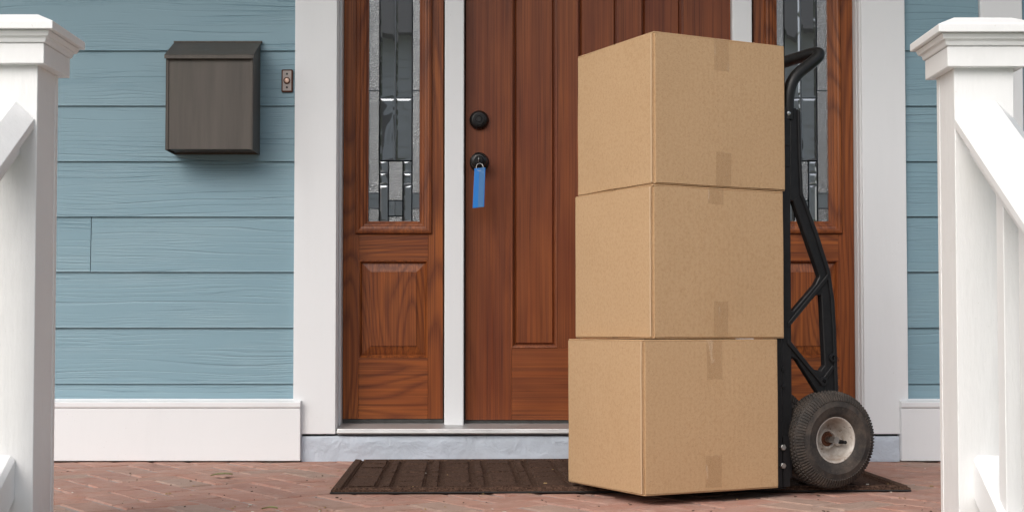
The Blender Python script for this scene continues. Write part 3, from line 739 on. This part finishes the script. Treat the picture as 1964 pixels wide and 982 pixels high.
ht = thing('hand_truck', OT, 'black hand truck with pneumatic tyres carrying the stacked boxes', 'hand truck', rz=RT, local=True)
WN, WF = .030, .335                                               # near and far side frames
wT = .026
def side_frame(wa, far):
    sg = 1
    P = lambda *pts: [uw(x_, y_, WN) for x_, y_ in pts]
    def plate(name, pts, w0, w1, par, bv=.002):
        return prism(name, par, 'black_frame', [(p[0], p[1]) for p in P(*pts)], 'y', w0, w1, bv)
    u0 = P((1500, 500))[0][0]
    rl = box('side_rail', ht, 'black_frame', .4475, P((1517.5, 550))[0][0], wa, wa+wT, .045, uw(1515, 206, WN)[1], .003, 2)
    for q in (280, 320): box('rail_rib', rl, 'black_frame', .4495, P((1516, 550))[0][0], wa-.0025, wa+.002, uw(1510, q, WN)[1], uw(1510, q-4, WN)[1], .0008)
    gs = plate('top_gusset', [(1516, 208), (1527, 207), (1533, 215), (1535, 300), (1537, 374), (1522, 386), (1516, 384)], wa+.001, wa+wT-.004, ht)
    plate('flange', [(1529, 210), (1534, 216), (1536, 300), (1539, 376), (1535, 378), (1531, 300)], wa-.004, wa+wT, gs, .001)
    st = plate('rear_strut', [(1522, 384), (1537, 373), (1564, 445), (1588, 520), (1596, 575), (1599, 625), (1604, 760), (1606, 800), (1585, 800), (1583, 700), (1579, 620), (1577, 575), (1572, 527), (1546, 452)], wa+.001, wa+wT-.004, ht)
    plate('flange', [(1534, 372), (1539, 372), (1567, 445), (1591, 520), (1599, 575), (1602, 625), (1607, 760), (1601, 760), (1596, 625), (1593, 575), (1585, 522), (1561, 447)], wa-.004, wa+wT, st, .001)
    ub = plate('upper_brace', [(1511, 607), (1514, 598), (1522, 596), (1565, 546), (1574, 528), (1590, 522), (1590, 535), (1577, 566), (1566, 566), (1511, 632)], wa+.0014, wa+wT-.0045, ht)
    plate('rib', [(1511, 618), (1588, 524), (1592, 529), (1511, 628)], wa-.004, wa+.004, ub, .001)
    lb = plate('lower_brace', [(1510, 652), (1516, 654), (1562, 708), (1575, 711), (1583, 700), (1598, 690), (1604, 760), (1574, 760), (1530, 690), (1521, 685), (1510, 684)], wa+.0018, wa+wT-.005, ht)
    plate('rib', [(1510, 652), (1514, 652), (1580, 735), (1576, 739), (1510, 660)], wa-.004, wa+.004, lb, .001)
    plate('rib', [(1575, 728), (1596, 700), (1600, 704), (1580, 733)], wa-.004, wa+.004, lb, .001)
    for q in ((1597, 686), (1578, 731)):
        c_ = uw(*q, WN); bs = lathe('boss', lb, 'black_frame', [(.0115, wa+.01), (.0115, wa-.006), (.0065, wa-.0065), (.006, wa+.004), (.001, wa+.004)], (c_[0], 0, c_[1]), n=24)
    br = box('toe_bracket', ht, 'black_frame', .417, .4472, wa-.004, wa+wT, TOE, .42, .002)
    br2 = box('toe_bracket', ht, 'black_frame', .4473, .468, wa-.006, wa-.0005, TOE+.002, .155, .001)
    for q in ((1499, 857), (1499, 892)):
        c_ = uw(*q, WN); lathe('bolt', br, 'steel', [(.0085, wa-.004), (.0085, wa-.0095), (.007, wa-.0110), (.0005, wa-.0112)], (c_[0], 0, c_[1]), n=6, smooth=20)
    for q in ((1501, 740), (1500, 708)):
        c_ = uw(*q, WN); lathe('rivet', br, 'black_frame', [(.006, wa-.004), (.0055, wa-.006), (.0005, wa-.007)], (c_[0], 0, c_[1]), n=14)
    c_ = uw(1513, 218, WN); lathe('screw', rl, 'steel', [(.0062, wa), (.006, wa-.002), (.0035, wa-.0035), (.0005, wa-.0037)], (c_[0], 0, c_[1]), n=16)
side_frame(WN, False); side_frame(WF-wT, True)
h0 = uw(1511, 230, WN+.012); h1 = uw(1512, 178, WN+.012); h2 = uw(1527, 150, WN+.012); h3 = uw(1554, 124, WN+.012); h4 = uw(1573, 101, WN+.012); h5 = uw(1563, 88, WN+.03)
wn = WN+.013; wf = WF-.013
HP = [(h0[0], wn, h0[1]), (h1[0]-.001, wn, h1[1]), (h2[0]-.004, wn, h2[1]+.006), (h3[0], wn, h3[1]), (h4[0]-.004, wn, h4[1]-.012), (h4[0]+.0, wn+.006, h4[1]+.002), (h4[0]-.002, wn+.05, h4[1]+.003)]
HP = HP + [(p[0], wn+wf-p[1], p[2]) for p in HP[::-1]]
tube('handle', ht, 'black_tube', rounded(HP, 3), .0165, 18)
box('toe_plate', ht, 'black_frame', .12, .46, .03, WF, TOE-.004, TOE, .0015)
for z in (.16, .48, .80, 1.0): box('crossbar', ht, 'black_frame', .449, .468, WN+wT+.0005, WF-wT-.0005, z, z+.05, .003)
# wheels
wu, wz_ = uw(1603, 841, .0)[0], .0
R0 = .1295; wzc = .0165+R0-.0025
tube('axle', ht, 'steel', [(wu, -.004, wzc), (wu, .372, wzc)], .0085, 14)
for wa in (WN, WF-wT): box('axle_bracket', ht, 'black_frame', wu-.14, wu+.02, wa+.03 if wa == WN else wa-.008, wa+.036 if wa == WN else wa-.002, wzc-.025, wzc+.025, .002)
def wheel(wc, sgn):
    """wc: w of the tyre's middle plane; sgn -1 faces the camera"""
    wh = thing('wheel', (0, 0, 0), None, None); wh.parent = ht; wh.location = (wu, wc, wzc); FO[wh.name] = Vector((wu, wc, wzc))
    c_ = (wu, wc, wzc); k = sgn
    prof = [(.059, .026), (.0605, .033), (.066, .0385), (.076, .0425), (.088, .044), (.089, .0445), (.0905, .0438), (.100, .0425), (.110, .0385), (.1195, .033), (.1245, .026), (.1268, .014), (.1275, 0)]
    full = [(r, k*t) for r, t in prof] + [(r, -k*t) for r, t in prof[-2::-1]]
    ty = lathe('tyre', wh, 'rubber', full, c_, 'y', 96, True, smooth=50)
    # shoulder lugs and tread blocks
    bm = bmesh.new()
    def lug(a, da, pr):      # pr: list of (r, t) centre line; small ridges
        hgt = .0026
        for (r0, t0), (r1, t1) in zip(pr, pr[1:]):
            vs = []
            for (r, t) in ((r0, t0), (r1, t1)):
                nx_, nt_ = .75, .66*(1 if t > 0 else -1)
                if abs(t) < .02: nx_, nt_ = 1, 0
                for s_, hh in ((-da, -.0008), (-da*.62, hgt), (da*.62, hgt), (da, -.0008)):
                    rr = r+hh*nx_; tt = t+hh*nt_
                    vs.append(bm.verts.new((c_[0]+rr*math.cos(a+s_), c_[1]+tt, c_[2]+rr*math.sin(a+s_))))
            for q in range(3): bm.faces.new((vs[q], vs[q+1], vs[q+5], vs[q+4]))
            bm.faces.new(vs[:4]); bm.faces.new(vs[4:])
    NL = 92
    for i in range(NL):
        a = 2*math.pi*i/NL
        for s_ in (1, -1): lug(a, .021, [(.1035, s_*.0418), (.110, s_*.0385), (.1185, s_*.0338), (.1225, s_*.030)])
    NB = 80
    for row, t0 in enumerate((-.0215, -.0105, 0, .0105, .0215)):
        for i in range(NB):
            a = 2*math.pi*(i+(row % 2)*.5)/NB; rr = .1275-abs(t0)*.05-(.0012 if abs(t0) > .015 else 0)
            vs = []
            for hh, sc in ((-.001, 1), (.0022, .8)):
                for da, dt in ((-.030, -.002), (0, -.0048), (.030, -.002), (.030, .003), (0, .0002), (-.030, .003)):
                    vs.append(bm.verts.new((c_[0]+(rr+hh)*math.cos(a+da*sc), c_[1]+t0+dt*1.0*sc, c_[2]+(rr+hh)*math.sin(a+da*sc))))
            for q in range(6): bm.faces.new((vs[q], vs[(q+1)%6], vs[6+(q+1)%6], vs[6+q]))
            bm.faces.new(vs[6:])
    td = mk('tread', bm, 'rubber', ty); td['kind'] = 'stuff'
    rp = [(.0590, .024), (.0625, .031), (.0618, .0335), (.0595, .034), (.0575, .0325), (.0555, .026), (.0535, .010), (.050, -.006), (.044, -.014), (.034, -.0155), (.028, -.012), (.0255, -.003), (.0225, -.001), (.0205, -.003), (.0195, -.012), (.0195, -.02), (.057, -.02)]
    rm = lathe('rim', wh, 'rim', [(r, k*t) for r, t in rp], c_, 'y', 64, True, smooth=45)
    lathe('hub_bearing', wh, 'rust', [(.0192, k*-.018), (.0190, k*-.007), (.0150, k*-.0055), (.0125, k*-.008), (.0105, k*-.008), (.0095, k*-.004), (.0005, k*-.003)], c_, 'y', 28)
    bm = bmesh.new()
    for i in range(10):
        a = 2*math.pi*i/10; mt = Matrix.Translation(c_) @ Matrix.Rotation(a, 4, 'Y') @ Matrix.Translation((.0165, k*-.006, 0))
        add_box(bm, -.0022, .0022, -.0022, .0022, -.0016, .0016, mt)
    nt_ = mk('bearing_cage', bm, 'rust', wh)
    va = rad(-12); vx, vz = wu+.037*math.cos(va), wzc+.037*math.sin(va)
    vb = lathe('valve_boss', wh, 'rim', [(.0125, k*-.016), (.0115, k*-.005), (.0085, k*-.0015), (.0005, k*-.001)], (vx, wc, vz), 'y', 24)
    lathe('valve_stem', wh, 'black_tube', [(.0058, k*-.003), (.0052, k*.012), (.0046, k*.0125), (.0046, k*.026), (.0035, k*.0275), (.0004, k*.0275)], (vx, wc, vz), 'y', 16)
    return wh
wheel(.033, -1); wheel(.367-.034, 1)

# ------------------------------------------------------------------ newel posts, stair rails
NPY = 3.05; NW = .07
def newel(cx, label, dp=0, NW=.07):
    zw = lambda py, Y: atY(982, py+dp, Y).z
    cy = NPY+NW
    t = thing('newel_post', (cx, cy, 0), label, 'post', 'newel posts at the top of the stairs')
    zb0 = zw(122, NPY-.02); z3 = zw(83, NPY-.02)
    F = .019
    def board(x0, x1, y0, y1): box('post_board', t, 'post_white', x0, x1, y0, y1, -.004, zb0+.02, .0012)
    board(cx-NW, cx+NW, NPY, NPY+F); board(cx-NW, cx+NW, NPY+2*NW-F, NPY+2*NW)
    for s_ in (-1, 1): board(cx+s_*(NW-.001), cx+s_*(NW-F), NPY+F+.0008, NPY+2*NW-F-.0008)
    square_loft('neck_band', t, 'post_white', [(NW+.0195, zb0), (NW+.0195, z3)], cx, cy)
    za_, zb_, zc_ = zw(57, NPY-.04), zw(70, NPY-.03), zw(40, NPY-.046)
    capo = square_loft('cap_moulding', t, 'post_white', [(NW+.0225, z3+.0005), (NW+.024, z3+.003), (NW+.0255, z3+.010), (NW+.030, z3+.014), (NW+.0315, zb_), (NW+.0325, zb_+.003), (NW+.036, za_-.002), (NW+.0365, za_)], cx, cy)
    ztp = zw(28.5, NPY+.004)
    square_loft('post_cap', t, 'post_white', [(NW+.046, za_+.0006), (NW+.046, zc_), (NW-.002, ztp), ], cx, cy)
    return t
CXL, CXR = xw(68, NPY, 500)-NW, xw(1834, NPY, 500)+.064
newel(CXL, 'white square newel post with moulded cap on the mailbox side')
newel(CXR, 'white square newel post with moulded cap on the hand truck side', 6, .064)
SL = math.tan(rad(32.3)); YE = 1.62
def rail(cx, label):
    t = thing('stair_railing', (cx, NPY, 0), label, 'railing', 'white railings down the porch steps')
    ya = NPY-.0008
    def run(name, prof, y0, y1, par=t, bv=.0015):
        bm = bmesh.new(); A = [bm.verts.new((cx+x_, y0, z_-(NPY-y0)*SL)) for x_, z_ in prof]; B = [bm.verts.new((cx+x_, y1, z_-(NPY-y1)*SL)) for x_, z_ in prof]; n = len(prof)
        bm.faces.new(A); bm.faces.new(B[::-1])
        for i in range(n): bm.faces.new((A[i], B[i], B[(i+1)%n], A[(i+1)%n]))
        bmesh.ops.recalc_face_normals(bm, faces=bm.faces); bevel(bm, bv, 2); return mk(name, bm, 'post_white', par)
    zc = zw(228, NPY)
    hr = run('handrail', [(-.0645, zc-.020), (-.0645, zc), (-.024, zc+.0385), (.024, zc+.0385), (.0645, zc), (.0645, zc-.020)], ya, YE)
    run('sub_rail', [(-.034, zc-.075), (-.034, zc-.0204), (.034, zc-.0204), (.034, zc-.075)], ya, YE, hr)
    zl_ = zw(872, NPY)
    run('bottom_rail', [(-.032, zl_-.092), (-.032, zl_-.010), (-.022, zl_), (.022, zl_), (.032, zl_-.010), (.032, zl_-.092)], ya, YE)
    y = NPY-.125
    while y > YE+.08:
        y0, y1 = y-.042, y
        lo0, lo1 = zl_-.006-(NPY-y0)*SL, zl_-.006-(NPY-y1)*SL; hi0, hi1 = zc-.072-(NPY-y0)*SL, zc-.072-(NPY-y1)*SL
        prism('baluster', t, 'post_white', [(y0, lo0), (y1, lo1), (y1, hi1), (y0, hi0)], 'x', cx-.020, cx+.020, .0015)
        y -= .126
    box('lower_newel', t, 'post_white', cx-.07, cx+.07, YE-.141, YE-.001, GZ-.01, zc-(NPY-YE)*SL+.18, .003)
    return t
rail(CXL, 'white stair railing descending from the post on the mailbox side')
rail(CXR, 'white stair railing descending from the post on the hand truck side')

# ------------------------------------------------------------------ leaves and crumbs on the bricks
def leaf(px0, px1, py, rot, label):
    c_ = atZ((px0+px1)/2, py, .004); L_ = abs(atZ(px1, py, .004).x-atZ(px0, py, .004).x); bm = bmesh.new(); top = []; n = 10
    R_ = Matrix.Rotation(rot, 3, 'Z')
    for i in range(n+1):
        f = i/n; wd = .30*L_*math.sin(math.pi*f)**.8; rw = []
        for s_ in (-1, 0, 1):
            p = Vector(((f-.5)*L_, s_*wd, .0065+.003*abs(s_)+.003*math.sin(math.pi*f)+.003*f)); rw.append(bm.verts.new(R_ @ p + Vector((c_.x, c_.y, 0))))
        top.append(rw)
    for i in range(n):
        for k_ in (0, 1):
            try: bm.faces.new((top[i][k_], top[i+1][k_], top[i+1][k_+1], top[i][k_+1]))
            except ValueError: pass
    r_ = bmesh.ops.solidify(bm, geom=list(bm.faces), thickness=.0006)
    t = mk('fallen_leaf', bm, 'leaf_olive', None, smooth=60); tag(t, label, 'leaf', 'leaves on the bricks')
leaf(404, 446, 913.5, .12, 'dry olive leaf lying on the bricks near the white baseboard')
leaf(500, 534, 979, -.25, 'small green leaf lying on the bricks in front of the doormat')
bm = bmesh.new()
for i in range(170):
    px = random.uniform(110, 1790); py = 889+93*random.random()**.7; p = atZ(px, py, .002); s_ = random.uniform(.0012, .0034)
    l = minv @ Vector((p.x, p.y, 0)); z = .0175 if (0 < l.x < MW and 0 < l.y < MD) else .0012
    if p.y > 4.68 or (z > .01 and random.random() < .45): continue
    mt = Matrix.Translation((p.x, p.y, z)) @ Matrix.Rotation(random.random()*6, 4, 'Z') @ Matrix.Rotation(random.random()*.7, 4, 'X')
    add_box(bm, -s_*random.uniform(.6, 2.2), s_, -s_*.6, s_*.6, -s_*.2, s_*.35, mt)
tag(mk('debris', bm, 'litter'), 'crumbs of dry leaf and grit scattered on bricks and mat', 'debris', kind='stuff')

# ------------------------------------------------------------------ across the street, seen only as reflections in the leaded glass
HY = -19.0
nh = thing('neighbour_house', (-1, HY, GZ), 'grey clapboard house across the street, mirrored in the leaded glass', 'house')
bm = bmesh.new(); z = GZ
while z < 6.4:
    add_prism(bm, [(HY+.03, z), (HY, z+.21), (HY-.03, z+.21), (HY-.03, z)], 'x', -11, 9.5); z += .2
tag(mk('wall', bm, 'house_grey', nh), kind='stuff')
box('wall_core', nh, 'house_grey', -11, 9.5, HY-7, HY-.04, GZ, 6.5, 0)
prism('roof', nh, 'dark_roof', [(HY+.6, 6.4), (HY-3.5, 9.6), (HY-7.6, 6.4)], 'x', -11.4, 9.9)
for xx in (-9, -6, -3.6, 1.5, 4.4, 7.6):
    for zz in (.2, 3.4):
        wf_ = box('window', nh, 'trim_white', xx-.65, xx+.65, HY+.02, HY+.06, zz-.1, zz+1.6, .01)
        box('pane', wf_, 'shade_pane', xx-.52, xx+.52, HY+.061, HY+.07, zz+.02, zz+1.48, 0)
def tree(x, y, hgt, rx, seed, label):
    rng = random.Random(seed); t = thing('street_tree', (x, y, GZ), label, 'tree', 'trees across the street')
    tube('trunk', t, 'bark', [(x, y, GZ-.05), (x+.1, y, GZ+hgt*.25), (x-.05, y+.1, GZ+hgt*.55), (x+.1, y, GZ+hgt*.8)], .2, 10)
    bm = bmesh.new()
    blobs = [(Vector((rng.gauss(0, rx*.5), rng.gauss(0, rx*.5), GZ+hgt*rng.uniform(.4, .95))), rng.uniform(.5, 1.1)) for _ in range(26)]
    for c_, r_ in blobs:
        for _ in range(110):
            p = Vector((rng.gauss(0, 1), rng.gauss(0, 1), rng.gauss(0, .8)))*r_*.6 + c_ + Vector((x, y, 0))
            q = Matrix.Translation(p) @ Matrix.Rotation(rng.random()*6, 4, 'Z') @ Matrix.Rotation(rng.random()*3, 4, 'X')
            vs = [bm.verts.new(q @ Vector(v_)) for v_ in ((-.12, 0, 0), (0, -.07, .02), (.14, 0, 0), (0, .07, .02))]; bm.faces.new(vs)
    mk('crown', bm, 'foliage', t)
tree(10.8, -14.5, 8.5, .9, 3, 'leafy street tree beside the grey house across the street')
tree(-6.5, -14.5, 9.5, 1.5, 5, 'tall leafy tree in front of the grey house across the street')
tree(-13.5, -16.5, 11, 2.4, 8, 'added broad leafy tree hiding sky past the far end of the grey house')  # added to block bright sky from the glass bevels
tree(13.0, -15.5, 10, 2.4, 11, 'added broad leafy tree hiding sky past the tree-side end of the grey house')  # likewise added, keeps sky glints out of the bevelled panes
